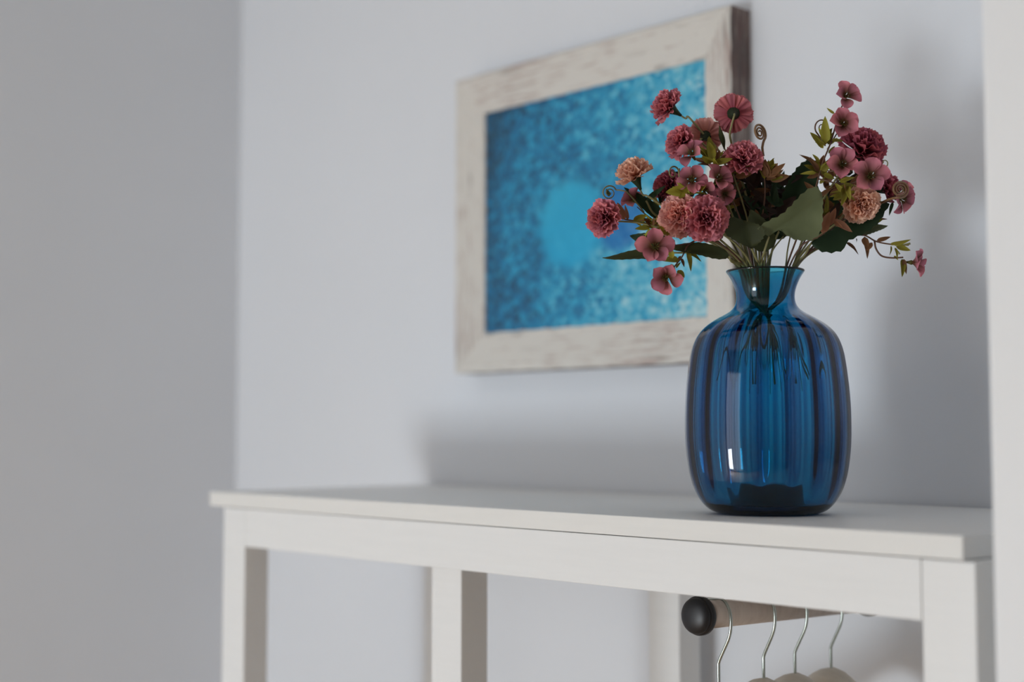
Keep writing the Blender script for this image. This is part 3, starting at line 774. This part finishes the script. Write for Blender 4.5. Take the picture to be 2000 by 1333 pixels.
def lobed_leaf(label, nx, nw, via, up, low, w0, w1, du, dl, mat, serr=1.6, n=22, wave=2.5):
    """broad leaf from its two edge outlines (base to tip); w0 / w1 depth at base and tip, du / dl depth of the two edges from the midrib"""
    np_ = neck_path(nx, nw)
    t = thing('serrated_leaf', label, 'leaf', np_[0], 'large leaves in the blue vase')
    sm = lambda P: resample([tuple(q)[:2] for q in spline([(x, y, 0) for x, y in P], 5)], n)
    U, L = sm(up), sm(low); V, F, A = [], [], []
    cols = 5
    for i in range(n + 1):
        f_ = i / n; wm = w0 + (w1 - w0) * f_
        mx, my = up[0][0] + (up[-1][0] - up[0][0]) * f_, up[0][1] + (up[-1][1] - up[0][1]) * f_
        sg = serr * (1 if i % 2 else -1) if 0 < i < n else 0
        row = []
        for E, dw, sd in ((U, du, -1), (L, dl, 1)):
            ex, ey = E[i]; ln = math.hypot(ex - mx, ey - my) or 1
            ex += (ex - mx) / ln * sg; ey += (ey - my) / ln * sg
            r_ = [(mx + (ex - mx) * c / cols, my + (ey - my) * c / cols, wm + dw * (c / cols) ** 1.2 * min(1, ln / 25) + wave * math.sin(f_ * 9 + sd) * (c / cols) ** 2, c / cols) for c in range(cols + 1)]
            row.append(r_)
        for x, y, w_, c in row[0][::-1] + row[1][1:]:
            V.append(spot(x, y, w_) - t.location); A.append(0.3 + 0.5 * c)
    m = 2 * cols + 1
    for i in range(n):
        for j in range(m - 1):
            F.append((i * m + j, i * m + j + 1, (i + 1) * m + j + 1, (i + 1) * m + j))
    stem(t, np_ + [spot(*p) for p in via] + [spot(up[0][0], up[0][1], w0)], 0.0015, 0.0010, STEM, 'stalk')
    obj('blade', mesh('blade', V, F, mat, True, None, A), t)
    return t
lobed_leaf('broad sage green leaf folded along its midrib, turned to the room', 1486, -16, [(1492, 495, -22), (1498, 475, -24)],
           [(1502, 462), (1480, 447), (1503, 430), (1526, 419), (1548, 398), (1566, 379), (1588, 365), (1602, 371), (1607, 388)],
           [(1502, 462), (1512, 455), (1523, 449), (1538, 461), (1560, 470), (1588, 468), (1603, 452), (1607, 425), (1607, 388)], -26, -38, -4, -16, SAGE)
lobed_leaf('large dark leaf standing upright between both clusters', 1502, 10, [(1508, 490, 12), (1520, 455, 14)],
           [(1538, 432), (1520, 415), (1528, 380), (1545, 345), (1562, 322), (1584, 307)], [(1538, 432), (1572, 418), (1596, 385), (1597, 350), (1584, 307)], 14, 20, -6, -6, DARKG)
lobed_leaf('large dark green serrated leaf spreading under the peach carnation towards the pier', 1560, -2, [(1572, 498, -6)],
           [(1584, 475), (1604, 460), (1640, 440), (1680, 418), (1716, 398), (1738, 398)], [(1584, 475), (1598, 489), (1622, 494), (1648, 488), (1655, 472), (1685, 458), (1715, 436), (1738, 398)], -10, -4, -4, -6, DARKG)
lobed_leaf('mossy round leaf low over the vase rim, beside the big mauve carnation', 1482, -18, [(1478, 508, -22)],
           [(1468, 486), (1446, 476), (1420, 460), (1408, 436), (1428, 424), (1452, 430)], [(1468, 486), (1484, 474), (1494, 456), (1484, 440), (1452, 430)], -26, -26, -6, -6, MOSS)
big_leaf('small grey green leaf peeping out from under the largest dark leaf', 1556, 12, (1668, 456, 6), (1735, 437, 10), SAGE, 0.36, (.1, .5, .8), 0.2, 0.1, [(1590, 490, 10)])
big_leaf('mossy leaf leaning against the sage leaf', 1492, -12, (1496, 492, -18), (1468, 408, -14), MOSS, 0.62, (.2, .2, 1), 0.2, 0.05, [(1494, 506, -16)])
big_leaf('narrow moss green leaf lying flat above the rim, towards the painting', 1434, -14, (1424, 500, -24), (1304, 474, -30), MOSS, 0.30, (0, .55, .75), 0.2, 0.1, [(1430, 512, -20)])
big_leaf('long thin leaf tip reaching out behind the open blossom, before the painting', 1436, 0, (1310, 494, -6), (1177, 509, -10), MOSS, 0.22, (0, .6, .7), 0.2, -0.05, [(1400, 496, -4)])
big_leaf('short dark leaf just above the open blossom, under the mauve end carnation', 1442, 10, (1320, 482, 8), (1230, 462, 8), DARKG, 0.42, (-.2, -.2, .8), 0.2, 0.1, [(1400, 490, 10)])
big_leaf('slim dark leaf under the peach carnation', 1448, 8, (1302, 432, 8), (1220, 364, 6), DARKG, 0.24, (-.3, .3, .8), 0.2, 0.1, [(1410, 486, 10)], 0.02)
big_leaf('slim dark leaf pointing at the tucked mauve carnation', 1452, 10, (1262, 392, 4), (1300, 362, 0), DARKG, 0.24, (.3, .3, .8), 0.2, 0.1, [(1420, 486, 10), (1330, 440, 8), (1280, 420, 6)], 0.02)

# dark bronze foliage filling the heart of the bouquet
def filler(label, nx, nw, pts, n, box_, mats, L=(26, 48)):
    s = sprig('bronze_leaf_sprig', label, nx, nw, pts, 'foliage sprig', 'foliage in the blue vase', STEMB)
    x0, x1, y0, y1, w0, w1 = box_
    for i in range(n):
        x, y, ww = R.uniform(x0, x1), R.uniform(y0, y1), R.uniform(w0, w1)
        a = R.uniform(0.15, 2.9); l = R.uniform(*L)
        leaflets(s, [(x, y, x + l * math.cos(a), y - l * math.sin(a) * 0.8, ww, R.choice(mats))], mats[0])
    return s
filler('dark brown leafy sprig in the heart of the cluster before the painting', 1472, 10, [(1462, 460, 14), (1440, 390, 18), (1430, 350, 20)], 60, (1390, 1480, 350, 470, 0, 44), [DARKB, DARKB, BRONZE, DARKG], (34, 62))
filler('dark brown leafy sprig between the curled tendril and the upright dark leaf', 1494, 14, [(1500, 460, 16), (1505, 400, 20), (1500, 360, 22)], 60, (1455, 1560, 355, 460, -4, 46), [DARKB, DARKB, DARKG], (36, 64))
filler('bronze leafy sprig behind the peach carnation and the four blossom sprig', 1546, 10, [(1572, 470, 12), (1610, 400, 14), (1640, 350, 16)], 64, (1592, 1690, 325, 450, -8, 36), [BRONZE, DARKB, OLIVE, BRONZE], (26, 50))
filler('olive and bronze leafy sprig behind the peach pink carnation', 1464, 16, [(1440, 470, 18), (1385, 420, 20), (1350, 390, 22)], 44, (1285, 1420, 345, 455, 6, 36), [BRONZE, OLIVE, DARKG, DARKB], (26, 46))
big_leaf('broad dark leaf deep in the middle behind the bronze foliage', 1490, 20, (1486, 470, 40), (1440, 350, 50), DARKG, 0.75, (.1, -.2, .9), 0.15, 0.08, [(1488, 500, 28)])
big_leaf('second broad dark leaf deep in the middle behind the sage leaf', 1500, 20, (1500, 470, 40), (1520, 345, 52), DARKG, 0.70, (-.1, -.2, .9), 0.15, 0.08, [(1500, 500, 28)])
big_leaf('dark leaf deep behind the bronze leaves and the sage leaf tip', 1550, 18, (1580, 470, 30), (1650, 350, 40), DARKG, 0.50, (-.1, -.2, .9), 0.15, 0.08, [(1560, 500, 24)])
s = sprig('bronze_leaf_sprig', 'sprig ending in three rust brown leaves beside the sage leaf', 1544, -8, [(1566, 480, -16), (1600, 462, -24), (1614, 452, -26)], 'foliage sprig', 'foliage in the blue vase')
leaflets(s, [(1606, 456, 1622, 414, -28, RUST), (1620, 442, 1636, 408, -28, RUST), (1626, 430, 1660, 458, -28, RUST), (1628, 432, 1646, 446, -30, RUST)], RUST)
# extra wiry stalks that show bare above the rim
for i, (nx, nw, mid, end, lab) in enumerate(((1497, -6, (1510, 488, -8), (1530, 462, -6), 'green wire stalk crossing the open gap above the rim'), (1534, 0, (1538, 490, -2), (1546, 450, 4), 'dark wire stalk rising under the sage leaf'))):
    s = sprig('leaf_stalk', lab, nx, nw, [mid, end], 'stalk', 'foliage in the blue vase', STEM)
    leaflets(s, [(end[0], end[1], end[0] + 30, end[1] - 34, end[2] + 4, MOSS), (end[0], end[1], end[0] - 10, end[1] - 36, end[2] + 6, DARKG)], MOSS)
